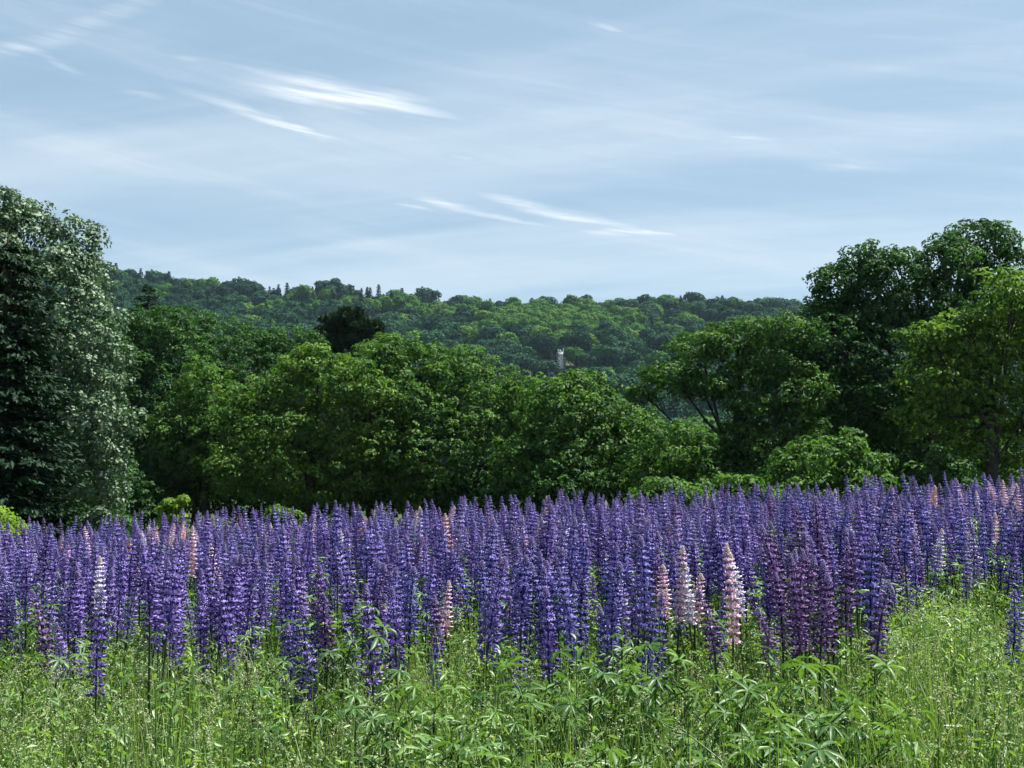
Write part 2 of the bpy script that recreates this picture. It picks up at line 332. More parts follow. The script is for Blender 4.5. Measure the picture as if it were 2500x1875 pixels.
mobj('roof', rb.mesh('house_roof', [M['roof']]), hr)

# ------------------------------------------------------------------ trees beyond the meadow
def zone(px, table):
    for lim, txt in table:
        if px < lim: return txt
    return table[-1][1]
def clump_tree(name, label, d, lobes, mat, base_px=None, leaf=.17, dens=.62, clump=.36, nleaf=25, group=None, trunk_r=.2, flat=.62, cat='tree', inner=.25, seed=1, up=.6, aspect=.62, limbs=True, sub=4, spiky=False):
    """lobes: (px, py, rx, ry) in photo pixels; each becomes an ellipsoid of its own depth round distance d"""
    r = np.random.default_rng(seed); k = d / F
    L = []; main = []
    for (px, py, rx, ry) in lobes:
        dd = d + r.uniform(-.5, .5) * rx * k * 1.4
        c = P(px, py, dd); Rm = np.array((rx * k, rx * k * r.uniform(.85, 1.15), ry * k)); L.append((c, Rm * .9)); main.append(len(L) - 1)
        for _ in range(sub + 2):                                  # smaller boughs that break up the outline
            dv = unit(r.normal(size=3) + np.array((0, -.25, .35))); L.append((c + dv * Rm * r.uniform(.7, 1.0), Rm * r.uniform(.18, .42)))
    bp = P(base_px if base_px is not None else np.mean([q[0] for q in lobes]), 1188, d); base = np.array((bp[0], d, float(ground(bp[0], d))))
    root = empty(name, base); tag(root, label, cat, group)
    mb = MB(); tips = []; sc = 1.0
    for j, (c, R) in enumerate(L):
        area = 4 * math.pi * ((R[0] * R[1]) ** 1.6 / 3 + 2 * (R[0] * R[2]) ** 1.6 / 3) ** (1 / 1.6)
        n = max(6, int(area / (clump * clump * 1.15) * dens)); i = np.arange(n) + .5
        ph = np.arccos(1 - 2 * i / n); th = math.pi * (1 + 5 ** .5) * i + r.uniform(0, 6)
        dv = np.stack([np.cos(th) * np.sin(ph), np.sin(th) * np.sin(ph), np.cos(ph)], 1) + r.normal(size=(n, 3)) * .12; dv = unit(dv)
        rad = 1 + r.normal(size=n) * .13 + (r.uniform(size=n) < .12) * r.uniform(.1, .3, n) + .10 * np.sin(dv @ r.normal(size=3) * 5)
        cc = c + dv * R * rad[:, None]
        ni = int(n * inner); ci_ = c + unit(r.normal(size=(ni, 3))) * R * r.uniform(.2, .75, (ni, 1))
        cen = np.concatenate([cc, ci_]); out = np.concatenate([dv, unit(r.normal(size=(ni, 3)))])
        for jj, (c2, R2) in enumerate(L):                     # drop clumps buried inside another lobe
            if jj != j: msk = (((cen - c2) / R2) ** 2).sum(1) > .55; cen = cen[msk]; out = out[msk]
        m_ = len(cen)
        if m_ == 0: continue
        msk = cen[:, 2] > ground(cen[:, 0], cen[:, 1]) + .3; cen = cen[msk]; out = out[msk]; m_ = len(cen)
        cr = clump * r.uniform(.4, 1.3, m_); cv = np.clip(.5 + r.normal(size=m_) * .22, 0, 1)
        if j in main: tips.append((c, cen))
        nl = np.maximum(8, (nleaf * (cr / clump) ** 2).astype(int)); ii = np.repeat(np.arange(m_), nl); T = len(ii)
        lv = unit(r.normal(size=(T, 3)) + np.array((0, 0, .45)) + out[ii] * .5); rr = r.uniform(.35, 1.05, T)[:, None] ** .6
        off = lv * rr * cr[ii][:, None] * np.array((1, 1, flat))
        pos = cen[ii] + off
        nr = lv * (0 if spiky else 1.0) + out[ii] * .35 + np.array((0, 0, up)) + r.normal(size=(T, 3)) * .30
        add_leaves(mb, pos, nr, leaf * r.uniform(.65, 1.35, T), aspect, .2, np.clip(cv[ii] + r.normal(size=T) * .16, 0, 1), updir=lv * 3 + np.array((0, 0, 1.)) if spiky else None)
    if mb.n:
        v = [q - base for q in mb.v]; mb.v = v
        mobj('crown', mb.mesh(name + '_crown', [mat]), root)
    tb = MB(); top = max(L, key=lambda q: q[0][2])[0] - base
    tr = trunk_r
    z_f = min(min(c[2] - R[2] * .4 for c, R in L) - base[2], top[2] * .6); z_f = max(z_f, top[2] * .12)
    fork = np.array((top[0] * .25, (top[1]) * .25, z_f))
    spine = np.array([(0, 0, -.4), (0, 0, z_f * .35), fork * (1, 1, .75), fork, fork + (top - fork) * .45 + r.normal(size=3) * .12, top])
    add_tube(tb, spine, tr * np.array((1.35, 1.05, .95, .85, .5, .08)), 8)
    if limbs:
        for c, cen in tips:
            c = c - base; s0 = fork + (top - fork) * r.uniform(0, .45) if c[2] > fork[2] else np.array((0, 0, max(.3, c[2] * .6)))
            mid = s0 + (c - s0) * .5 + np.array((0, 0, -.06 * np.linalg.norm(c - s0)))
            add_tube(tb, [s0, mid, c], tr * np.array((.34, .22, .09)), 6)
            for q in cen[r.permutation(len(cen))[:7]]:
                q = q - base; add_tube(tb, [c + (mid - c) * r.uniform(0, .6), (c + q) * .5 + r.normal(size=3) * .08, q], tr * np.array((.10, .07, .03)), 4)
    mobj('trunk', tb.mesh(name + '_trunk', [M['bark']], True), root)
    return root

def spruce(name, label, d, px, tip_py, half_px, mat, seed=3, taper=.8, dens=1.0, droop=.22):
    r = np.random.default_rng(seed); k = d / F; tip = P(px, tip_py, d); gz = float(ground(tip[0], d)); H = tip[2] - gz; RB = half_px * k
    root = empty(name, (tip[0], d, gz)); tag(root, label, 'tree'); mb = MB(); tb = MB()
    z = .6
    while z < H - .15:
        f = 1 - z / H; R = RB * f ** taper * r.uniform(.85, 1.12); nb = int(max(5, 11 * dens * f + 4))
        for a in np.arange(nb) * 2 * math.pi / nb + r.uniform(0, 6.28):
            Rb = R * r.uniform(.7, 1.12); dx, dy = math.cos(a), math.sin(a); zb = z + r.normal() * .12
            add_tube(tb, [(0, 0, zb), (dx * Rb * .6, dy * Rb * .6, zb - droop * Rb * .5), (dx * Rb * .95, dy * Rb * .95, zb - droop * Rb * .62)], (.035, .02, .006), 4)
            n = int(30 + 34 * Rb); s = r.uniform(.12, 1, n) ** .75
            lat = r.normal(size=n) * .20 * (1.15 - s) * Rb + r.normal(size=n) * .06
            zz_ = zb - droop * Rb * (s ** 1.0) * .8 + droop * Rb * .28 * s ** 3 - np.abs(lat) * .25 + r.normal(size=n) * .04
            pos = np.stack([dx * Rb * s - dy * lat, dy * Rb * s + dx * lat, zz_], 1)
            add_leaves(mb, pos, np.array((dx * .35, dy * .35, 1.)) + r.normal(size=(n, 3)) * .5, r.uniform(.14, .30, n), .42, .1, np.clip(.35 + .3 * s + r.normal(size=n) * .2, 0, 1), updir=np.array((dx, dy, -.2)) * 1.5)
        z += .32 + .06 * r.normal() ** 2
    add_tube(tb, [(0, 0, -.4), (0, 0, H * .5), (0, 0, H)], (.2, .12, .015), 7)
    mobj('crown', mb.mesh(name + '_crown', [mat]), root); mobj('trunk', tb.mesh(name + '_trunk', [M['bark']], True), root)

clump_tree('silver_poplar', 'tall silvery-leaved tree behind the dark spruce at the meadow edge', 45, [(-70, 640, 130, 170), (0, 580, 80, 110), (55, 545, 55, 65), (165, 630, 75, 115), (205, 625, 35, 50), (120, 780, 130, 150), (215, 860, 85, 130), (240, 1030, 85, 120), (255, 1170, 70, 95), (120, 1000, 140, 190), (-20, 860, 130, 200), (60, 1150, 140, 130)],
           M['silver'], 60, .14, .62, .34, 26, seed=11, flat=.8, up=.3, aspect=.85)
spruce('spruce_tree', 'dark green spruce with drooping sprays in front of the silvery tree', 34, 20, 560, 250, M['needle'], 4, .50, 1.9)
spruce('conifer_tree', 'olive dark conifer top poking up behind the silvery tree', 78, 362, 700, 130, M['pine'], 6, .45, droop=.1)
clump_tree('broadleaf_tree', 'dark green broadleaf tree next to the silvery tree', 60, [(395, 825, 85, 75), (320, 870, 70, 80), (330, 980, 90, 130), (440, 900, 90, 100), (400, 1090, 150, 140)], M['oak'], 390, seed=21)
clump_tree('broadleaf_tree', 'medium green broadleaf tree with three rounded tops left of the lone pine', 66, [(530, 850, 85, 75), (610, 880, 80, 70), (700, 870, 80, 72), (560, 980, 130, 110), (690, 990, 110, 110)], M['oak'], 610, seed=22)
clump_tree('maple_tree', 'yellow-green maple with layered sprays in front of the lone pine', 52, [(615, 1000, 80, 55), (720, 955, 95, 65), (760, 890, 60, 45), (850, 930, 85, 55), (880, 1000, 95, 65), (680, 1050, 125, 70), (850, 1090, 125, 70), (640, 1140, 120, 70), (770, 1170, 150, 80)], M['bright'], 745, seed=23)
clump_tree('pine_tree', 'lone dark pine with bare trunk standing above the maples', 70, [(845, 785, 42, 14), (815, 812, 45, 12), (885, 800, 42, 13), (920, 838, 50, 12), (855, 760 + 8, 22, 8), (800, 845, 40, 12), (860, 835, 40, 14)], M['pine'], 850, .46, .38, .32, 26, sub=0, inner=0, seed=24, trunk_r=.30, flat=.7, aspect=.14, spiky=True, up=.2)
clump_tree('maple_tree', 'broad rounded maple right beside the lone pine', 55, [(950, 895, 95, 72), (1050, 910, 90, 68), (1120, 950, 100, 85), (1195, 1000, 105, 95), (1000, 1010, 115, 100), (1100, 1090, 150, 120), (1240, 1080, 110, 130), (950, 1130, 110, 100), (1060, 1190, 160, 70)], M['maple'], 1080, seed=25)
clump_tree('maple_tree', 'dome shaped maple with a pointed top in the middle of the tree line', 50, [(1430, 945, 55, 38), (1390, 1010, 95, 80), (1470, 1005, 80, 60), (1330, 1030, 65, 75), (1530, 1060, 85, 75), (1430, 1110, 150, 110), (1570, 1130, 90, 95), (1310, 1150, 100, 80)], M['maple'], 1430, seed=26)
clump_tree('locust_tree', 'open spreading tree with flat leaf layers and visible dark limbs', 46, [(1710, 850, 75, 32), (1800, 828, 95, 36), (1900, 812, 80, 34), (1640, 912, 60, 26), (1710, 940, 95, 28), (1575, 965, 30, 14), (1860, 905, 95, 36), (1940, 965, 85, 55), (1830, 990, 60, 30), (1800, 1085, 85, 45), (1900, 1100, 110, 65), (1710, 1140, 70, 55), (1840, 1170, 110, 60)], M['maple'], 1790, .15, .85, .36, 26, seed=27, trunk_r=.24, inner=.1)
clump_tree('oak_tree', 'large oak with sky showing through its high crown', 48, [(2390, 600, 78, 52), (2310, 635, 70, 50), (2455, 660, 60, 55), (2110, 640, 62, 38), (2060, 690, 75, 42), (2020, 745, 50, 40), (2190, 680, 85, 55), (2250, 750, 115, 65), (2130, 780, 120, 65), (2040, 850, 100, 75), (2180, 890, 120, 90), (1985, 930, 60, 55), (2100, 980, 120, 75), (2240, 960, 110, 90), (2480, 780, 90, 70), (2330, 700, 90, 50), (2410, 730, 80, 60), (2360, 800, 100, 60), (2150, 720, 80, 50), (1990, 810, 60, 45), (1960, 870, 70, 50)], M['oak'], 2240, .16, .80, .38, 28, seed=28, trunk_r=.34, inner=.15)
clump_tree('maple_tree', 'bright green maple leaning in front of the large oak', 41, [(2470, 730, 80, 60), (2460, 790, 95, 75), (2380, 840, 100, 65), (2270, 830, 60, 35), (2300, 940, 90, 60), (2440, 950, 110, 90), (2380, 1050, 120, 80), (2250, 1020, 55, 40), (2480, 1120, 100, 80), (2540, 900, 90, 160)], M['bright'], 2420, .16, seed=29, trunk_r=.26)
clump_tree('broadleaf_tree', 'leafy green bush in the shade below the large oak', 38, [(2020, 1130, 95, 62), (1950, 1160, 70, 60), (2090, 1170, 75, 60), (2000, 1210, 130, 45)], M['maple'], 2020, .17, seed=30, trunk_r=.1, clump=.32, nleaf=24, cat='bush')
clump_tree('broadleaf_tree', 'green broadleaf tree filling the gap between the dark tree and the layered maple', 56, [(500, 960, 75, 80), (560, 1040, 80, 80), (470, 1080, 90, 90), (560, 1150, 90, 70)], M['maple'], 510, seed=31)
clump_tree('broadleaf_tree', 'grey-green tree squeezed between the layered maple and the broad maple', 57, [(900, 960, 60, 70), (930, 1050, 75, 80), (900, 1140, 80, 70)], M['oak'], 905, seed=32)
clump_tree('broadleaf_tree', 'rounded green tree joining the broad maple and the dome shaped one', 53, [(1290, 980, 70, 65), (1310, 1080, 85, 90), (1260, 1150, 90, 70)], M['maple'], 1290, seed=33)
clump_tree('broadleaf_tree', 'loose pale green tree under the arms of the spreading tree', 44, [(1640, 1090, 70, 60), (1620, 1170, 90, 60), (1730, 1200, 90, 40)], M['maple'], 1640, seed=34, clump=.34)
clump_tree('broadleaf_tree', 'mid green tree filling the space under the oak crown', 52, [(2060, 960, 90, 80), (2160, 1010, 100, 80), (2010, 1060, 80, 70), (2330, 1030, 100, 90)], M['oak'], 2120, seed=35)
# shaded understory behind and under the front row
us = [(60, 1240, 50), (190, 1250, 47), (300, 1225, 54), (330, 1120, 62), (470, 1080, 58), (600, 1130, 60), (900, 1120, 58), (1180, 1170, 52), (1380, 1180, 48), (1650, 1130, 60), (1760, 1120, 66), (2150, 1100, 56), (2290, 1110, 54), (2420, 1160, 50), (2070, 1060, 66), (1560, 1160, 58), (730, 1190, 62), (2290, 1200, 39)]
ul = ['at the foot of the spruce', 'at the foot of the silvery tree', 'between the silvery tree and the sapling', 'below the dark broadleaf tree', 'between the dark broadleaf tree and the layered maple', 'left of the layered maple', 'right of the layered maple', 'below the broad rounded maple', 'below the dome shaped maple', 'behind the spreading locust trunk', 'behind the limbs of the spreading tree', 'below the large oak', 'between the oak and the bright maple', 'below the bright green maple', 'behind the leafy bush', 'right of the dome shaped maple', 'behind the layered maple', 'hiding the foot of the bright maple']
for i, (px, py, d) in enumerate(us):
    clump_tree('understory_tree', 'low dark understory tree ' + ul[i], d, [(px, py, 85, 80), (px - 60, py + 70, 75, 70), (px + 55, py + 65, 80, 75)], M['oak'], px, .18, .75, .45, 30, 'understory trees', seed=50 + i, trunk_r=.12, limbs=False)
# bushes and a sapling at the far edge of the lupins
clump_tree('bush', 'low lime-green bush rising behind the lupins under the spreading tree', 24, [(1600, 1215, 50, 30), (1680, 1222, 60, 32), (1740, 1228, 45, 30)], M['maple'], 1670, .11, .6, .26, 34, 'lime bushes behind the lupins', seed=80, trunk_r=.03, cat='bush')
clump_tree('bush', 'lime-green bush behind the lupins beside the leafy oak-side bush', 24, [(1800, 1215, 45, 40), (1850, 1235, 45, 35)], M['maple'], 1820, .11, .6, .26, 34, 'lime bushes behind the lupins', seed=81, trunk_r=.03, cat='bush')
clump_tree('bush', 'bright yellow-green bush at the lupin edge below the spruce', 18.5, [(0, 1300, 55, 50), (-60, 1290, 60, 60), (30, 1325, 35, 35)], M['yellow'], -20, .055, .7, .15, 36, seed=82, trunk_r=.03, cat='bush')
clump_tree('sapling', 'young pale green sapling poking up behind the pink lupins', 19.5, [(412, 1278, 22, 10), (402, 1252, 18, 8), (428, 1243, 15, 7), (443, 1222, 11, 5), (392, 1290, 20, 7), (424, 1264, 22, 8), (414, 1228, 9, 6)], M['yellow'], 412, .048, .8, .085, 22, seed=83, inner=.05, sub=0, trunk_r=.03, cat='sapling')
clump_tree('sapling', 'small leafy sapling with white-edged leaves at the spruce foot', 19.5, [(232, 1275, 22, 14), (240, 1255, 10, 8)], M['silver'], 235, .06, .9, .12, 20, seed=84, trunk_r=.02, cat='sapling')
clump_tree('bush', 'small pale bush behind the violet lupins below the layered maple', 19, [(685, 1258, 25, 14), (715, 1268, 16, 12)], M['bright'], 690, .06, .9, .12, 24, seed=85, trunk_r=.02, cat='bush')

# ------------------------------------------------------------------ lupins
SPK = .36
def spike_mesh(seed, mi=0, tipmi=None):
    """flower spike of whorled pea flowers, unit length SPK, base at origin; returns (florets, bud tip)"""
    r = np.random.default_rng(seed); fl = MB(); bd = MB(); nw = 12
    V = np.array([(0, 0, 0), (.008, .0052, .000), (.008, -.0052, .000), (.0085, 0, .0042), (.0075, 0, -.0055), (.0165, 0, .0035), (.004, .0075, .0095), (.004, -.0075, .0095), (.0015, 0, .0145)])
    Fc = [(0, 1, 3), (0, 3, 2), (0, 4, 1), (0, 2, 4), (5, 3, 1), (5, 2, 3), (5, 1, 4), (5, 4, 2), (0, 6, 8), (0, 8, 7)]
    bendx, bendy = r.normal(size=2) * .028
    for k in range(nw):
        s = k / (nw - 1); z = SPK * (1 - (1 - s) ** 1.12) * .88
        prof = (.9 if s < .12 else 1.0) * (1 - max(0, s - .40) * .72); nf = 9 if s < .7 else 8
        if s > .92: nf = 6
        cx, cy_ = bendx * s * s, bendy * s * s
        for a in np.arange(nf) * 2 * math.pi / nf + k * 1.1 + r.uniform(-.1, .1, nf):
            if r.uniform() < (.22 if s < .3 else .07): continue
            sz = prof * r.uniform(.75, 1.35) * 1.10; el_ = (-.28 + .95 * s) + r.normal() * .16
            ca, sa, ce, se = math.cos(a), math.sin(a), math.cos(el_), math.sin(el_)
            q = V * sz * 1.12; q = np.stack([q[:, 0] * ce - q[:, 2] * se, q[:, 1], q[:, 0] * se + q[:, 2] * ce], 1); q = q + np.array((.0125 * prof + .004, 0, r.normal() * .002 + .002))
            q = np.stack([q[:, 0] * ca - q[:, 1] * sa + cx, q[:, 0] * sa + q[:, 1] * ca + cy_, q[:, 2] + z], 1)
            b = np.clip(r.uniform(0, .28) + .10 * s + (.5 if r.uniform() < .12 else 0), 0, 1); va = np.full(9, b); va[6:] = np.clip(b + r.uniform(.15, .6), 0, 1); va[8] = min(1, va[6] + .15); va[3] += .1  # two-tone petals, random pale flecks; lit whorl tops put into the banner tone
            fl.add(q, Fc, va, mi)
    for k in range(10):                                        # tight buds at the tip
        s = k / 9; z = SPK * (.88 + .12 * s); R = .0085 * (1 - s) ** .8 + .001; nb = 6 if s < .7 else 4
        for a in np.arange(nb) * 2 * math.pi / nb + k * .55:
            c = np.array((math.cos(a) * R + bendx, math.sin(a) * R + bendy, z)); o = np.array((math.cos(a), math.sin(a), .9)) * .0062 * (1.15 - .5 * s); t_ = np.array((-math.sin(a), math.cos(a), 0)) * .0036
            bd.add([c - o * .3, c + t_ + o * .3, c - t_ + o * .3, c + o * 1.2, c + o * .4 + (0, 0, -.002), c + o * .5 * (1, 1, 0) + (0, 0, .004)], [(0, 1, 5), (0, 5, 2), (3, 5, 1), (3, 2, 5), (0, 4, 1), (0, 2, 4), (3, 1, 4), (3, 4, 2)], r.uniform(.1, .9), mi if tipmi is None else tipmi)
    add_tube(fl, [(0, 0, 0), (bendx * .25, bendy * .25, SPK * .5), (bendx, bendy, SPK * .95)], (.0042, .0036, .0015), 5, .0, mi)
    return fl, bd
def palm_leaf(seed, n=9, size=.055):
    """palmate lupin leaf lying round the origin, petiole attaches at the origin from below"""
    r = np.random.default_rng(seed); mb = MB(); v0 = r.uniform(.3, .7)
    for k in range(n):
        a = (k + .5) / n * 2 * math.pi * .94 + .2; L = size * r.uniform(.8, 1.15) * (1 if 1 < k < n - 2 else .85); W = L * .115; up = r.uniform(-.25, .75)
        ca, sa = math.cos(a), math.sin(a)
        def pt(s, wd, zf): return (ca * L * s - sa * wd, sa * L * s + ca * wd, L * (up * s - .45 * s * s) + zf)
        vs_ = [pt(.02, 0, 0), pt(.35, W * .75, .003), pt(.35, 0, -.001), pt(.35, -W * .75, .003), pt(.72, W, .004), pt(.72, 0, -.001), pt(.72, -W, .004), pt(1, 0, 0)]
        mb.add(vs_, [(0, 1, 2), (0, 2, 3), (1, 4, 5), (1, 5, 2), (2, 5, 6), (2, 6, 3), (4, 7, 5), (5, 7, 6)], np.clip(v0 + r.normal() * .15, 0, 1))
    return mb
leafs = [palm_leaf(200 + i, 8 + i % 3, (.046 + .007 * (i % 4))) for i in range(5)]
def leaf_with_petiole(i, ln, seed):
    """leaf on an arching petiole that starts at the origin and runs out along +X and up"""
    mb = MB(); a = .75; tip = np.array((ln * .72, 0, ln * .7)); add_tube(mb, [(0, 0, 0), tip * (.5, 1, .62), tip], (.0022, .0018, .0014), 4, .3)
    Mx = Matrix.Translation(tip.tolist()) @ Matrix.Rotation(.45, 4, 'Y') @ rotz(seed * 1.7)
    return mb.merge(leafs[i], Mx)
pleaf = [leaf_with_petiole(i % 5, .12 + .035 * (i % 3), i) for i in range(6)]
pleaf_me = [q.mesh('palmate_leaf', [M['palm']]) for q in pleaf]
NV = 7; spikes = [spike_mesh(300 + i) for i in range(NV)]
spike_me = [s[0].mesh('flower_spike', [M['pet_violet']]) for s in spikes]; bud_me = [s[1].mesh('bud_tip', [M['bud']]) for s in spikes]
sm_ = MB(); add_tube(sm_, [(0, 0, 0), (.004, .003, .3), (-.003, .002, .65), (0, 0, 1)], (.0065, .006, .005, .0042), 6); stem_me = sm_.mesh('stem', [M['stem']], True)

def lupin(x, y, ztip, col, label, group, spk=1.0, wid=1.0, leaves=3, var=None, tilt=None):
    gz = float(ground(x, y)); H = max(.35, ztip - gz); sl_ = SPK * spk; var = random.randrange(NV) if var is None else var
    root = empty('lupin', (x, y, gz), (random.gauss(0, .065), random.gauss(0, .065), 0)); tag(root, label, 'lupin', group)
    hs = H - sl_; mobj('stem', stem_me, root, (0, 0, -.02), (0, 0, random.uniform(0, 6)), (1, 1, hs + .04))
    sp = mobj('flower_spike', spike_me[var], root, (0, 0, hs), (0, 0, random.uniform(0, 6.28)), (wid, wid, spk), [M['pet_' + col]])
    mobj('bud_tip', bud_me[var], sp, mats=[M['bud_pink' if col in ('pink', 'salmon', 'white') else 'bud']])
    for k in range(leaves):
        f = random.uniform(.35, .92); mobj('leaf', random.choice(pleaf_me), root, (0, 0, hs * f), (0, 0, random.uniform(0, 6.28)), random.uniform(.75, 1.15) * (1.25 - .45 * f))
    return root

# lupins that stand out: photo pixel of the tip, width of the spike in pixels (sets the distance), spike length in pixels
def by_px(px, py, wpx, lpx, col, label, group=None, leaves=3):
    d = F * .068 / wpx; p = P(px, py, d); return lupin(p[0], d, p[2], col, label, group, lpx / F * d / SPK, 1.0, leaves)
special = [
    (1790, 1325, 40, 235, 'pink', 'pale pink lupin standing right behind a dark plum spike'), (1780, 1440, 48, 165, 'plum', 'dark plum lupin in front of the pale pink ones'),
    (1870, 1485, 42, 150, 'plum', 'short plum lupin leaning out over the leafy clump'), (2100, 1415, 50, 210, 'plum', 'thick dark plum lupin standing alone beside the green gap'),
    (1925, 1355, 45, 215, 'plum', 'plum lupin in the tight plum cluster'), (1962, 1340, 45, 220, 'plum', 'plum lupin in the tight plum cluster'), (2000, 1350, 46, 225, 'plum', 'plum lupin in the tight plum cluster'), (2035, 1370, 44, 220, 'plum', 'plum lupin in the tight plum cluster'), (1985, 1400, 47, 200, 'plum', 'plum lupin in the tight plum cluster'), (1900, 1400, 44, 180, 'plum', 'plum lupin in the tight plum cluster'),
    (1628, 1332, 38, 175, 'pink', 'tallest pale pink lupin of the pink cluster'), (1662, 1375, 37, 130, 'pink', 'pale pink lupin low in the pink cluster'), (1690, 1395, 37, 120, 'pink', 'pale pink lupin low in the pink cluster'), (1722, 1368, 38, 150, 'white', 'whitish lupin on the edge of the pink cluster'), (1822, 1345, 36, 150, 'white', 'white-pink lupin squeezed between plum and violet spikes'),
    (1212, 1398, 32, 130, 'pink', 'lone pink lupin above the lime green leaves'), (1100, 1418, 32, 130, 'pink', 'pink lupin beside a thinner salmon one'), (1127, 1432, 26, 100, 'salmon', 'thin salmon lupin beside a pink one'),
    (268, 1360, 34, 150, 'white', 'white tipped lupin above a very long dark spike'), (262, 1440, 46, 250, 'violet', 'very long dark violet lupin hanging down over the grass'),
    (5, 1495, 48, 210, 'blue', 'dark blue lupin standing forward in the pale grass'), (2412, 1430, 44, 170, 'blue', 'deep blue lupin standing in the green gap'),
    (218, 1285, 17, 75, 'pink', 'pale pink lupin alone among violet ones near the sapling'), (352, 1283, 18, 60, 'pink', 'pale pink lupin in the row of pink ones by the sapling'), (366, 1282, 18, 65, 'pink', 'pale pink lupin in the row of pink ones by the sapling'), (388, 1290, 18, 40, 'white', 'whitish lupin in the row of pink ones by the sapling'), (415, 1278, 18, 60, 'pink', 'pale pink lupin in the row of pink ones by the sapling'), (436, 1279, 18, 60, 'pink', 'pale pink lupin in the row of pink ones by the sapling'), (428, 1280, 15, 55, 'salmon', 'salmon lupin in the row of pink ones by the sapling'), (470, 1272, 16, 50, 'salmon', 'salmon lupin at the end of the pink row'), (478, 1300, 20, 90, 'salmon', 'tall salmon lupin rising out of blue ones'), (151, 1312, 16, 80, 'salmon', 'narrow salmon lupin among dark violet ones below the spruce'), (325, 1312, 15, 45, 'salmon', 'small salmon lupin by the pink row'),
    (1098, 1235, 16, 60, 'pink', 'thin pink lupin standing above the violet mass below the maples'), (1115, 1253, 17, 70, 'pink', 'pink lupin beside the thin pink one below the maples'), (905, 1262, 24, 60, 'salmon', 'cream-salmon lupin under the broad maple'), (1000, 1245, 15, 45, 'pink', 'pink lupin top under the broad maple'), (742, 1280, 15, 40, 'pink', 'pink lupin top beside tall dark spikes'), (754, 1278, 15, 45, 'pink', 'pink lupin top beside tall dark spikes'),
    (830, 1222, 28, 200, 'blue', 'tall dark blue lupin rising over its neighbours'), (785, 1240, 26, 170, 'blue', 'dark blue lupin next to the tallest blue one'),
    (2358, 1172, 17, 62, 'salmon', 'salmon pink lupin at the back below the bright maple'), (2290, 1185, 20, 50, 'salmon', 'salmon lupin leaning at the back below the oak'), (2415, 1175, 18, 55, 'pink', 'pale pink lupin at the back below the bright maple'), (2445, 1172, 20, 75, 'pink', 'pink lupin in the pink group at the high end of the field'), (2465, 1182, 20, 80, 'pink', 'pink lupin in the pink group at the high end of the field'), (2485, 1180, 20, 80, 'pink', 'pink lupin in the pink group at the high end of the field'), (2455, 1235, 20, 70, 'white', 'whitish lupin in the pink group at the high end of the field'),
    (1912, 1182, 26, 110, 'blue', 'tall blue lupin rising above the rear edge under the oak'), (1630, 1210, 18, 90, 'plum', 'dark lupin rising in front of the lime bush'), (2140, 1185, 20, 60, 'blue', 'small dark blue lupin tip before the shaded bush'), (1932, 1232, 18, 60, 'pink', 'pink lupin tucked behind the tall blue one'),
    (2280, 1290, 26, 110, 'white', 'white topped lupin in the violet mass'), (2385, 1300, 26, 110, 'white', 'white topped lupin near the green gap'), (660, 1400, 26, 110, 'lilac', 'lilac lupin with white tip low in the violet stand'), (485, 1405, 22, 95, 'lilac', 'light lilac lupin with white tip among dark blue ones'), (745, 1398, 30, 160, 'lilac', 'pale lilac lupin in front of the dark green leaves')]
grp = {}
for s_ in special: grp[s_[5]] = grp.get(s_[5], 0) + 1
for s_ in special: by_px(*s_, group='look-alike lupins' if grp[s_[5]] > 1 else None)

# the mass of the field
def front_edge(px): return np.interp(px, [-200, 0, 150, 300, 500, 750, 1000, 1300, 1600, 1900, 2120, 2160, 2380, 2440, 2700], [5.4, 5.6, 5.2, 4.9, 4.9, 4.7, 4.7, 4.45, 4.6, 4.5, 4.7, 6.6, 6.4, 5.8, 5.6])
LX, LY = [], []
cell = .16
for y in np.arange(4.2, 17.6, cell):
    half = .45 * y + .8
    for x in np.arange(-half, half, cell):
        if y > 11 and random.random() < .25: continue
        xx = x + random.uniform(-.09, .09); yy = y + random.uniform(-.09, .09)
        px = 1250 + xx / yy * F
        if yy < front_edge(px) + random.uniform(-.1, .35) + .25 * math.sin(px * .031) + .2 * math.sin(px * .013 + 1): continue
        if math.sin(xx * 2.3 + yy * 1.1) * math.sin(yy * 2.9 - xx * 1.7) > random.uniform(.55, 1.1): continue
        LX.append(xx); LY.append(yy)
LX = np.array(LX); LY = np.array(LY)
ok = np.ones(len(LX), bool); qx = 1250 + LX / LY * F; qy = 1188 - (ground(LX, LY) + .97 - EYE) / LY * F    # keep the marked lupins in view
for (px, py, wpx, ln, *_r) in special: ok &= ~((LY < F * .068 / wpx + .12) & (np.abs(qx - px) < wpx * .35 + F * .03 / LY) & (qy < py + ln * .85))
LX = LX[ok]; LY = LY[ok]; lpx = 1250 + LX / LY * F
patch = np.sin(LX * 1.1 + 1.3) * np.sin(LY * .9 + LX * .35) + rng.normal(size=len(LX)) * .55
cu = rng.uniform(size=len(LX))
colr = np.where(patch > .95, 'lilac', np.where(patch > -.25, 'violet', 'blue')).astype(object)
colr[(cu < .016)] = 'pink'; colr[(cu > .985)] = 'white'; colr[(cu > .035) & (cu < .040)] = 'salmon'; colr[(cu > .055) & (cu < .12)] = 'plum'
colr[(LY < 8) & np.isin(colr, ['pink', 'salmon', 'white'])] = 'lilac'
colr[(lpx > 1880) & (lpx < 2080) & (LY < 6)] = 'plum'
LH = .97 - .05 * sstep(8, 15, LY) + (.08 + .004 * LY) * rng.normal(size=len(LX)) + .03 * np.sin(LX * 1.7 + LY); LH = np.clip(LH, .70, 1.22)
LS = rng.uniform(.72, 1.18, len(LX))
infr = (lpx > -40) & (lpx < 2540); od = np.argsort(LY); ind = [i for i in od if infr[i]][:300 - len(special)]
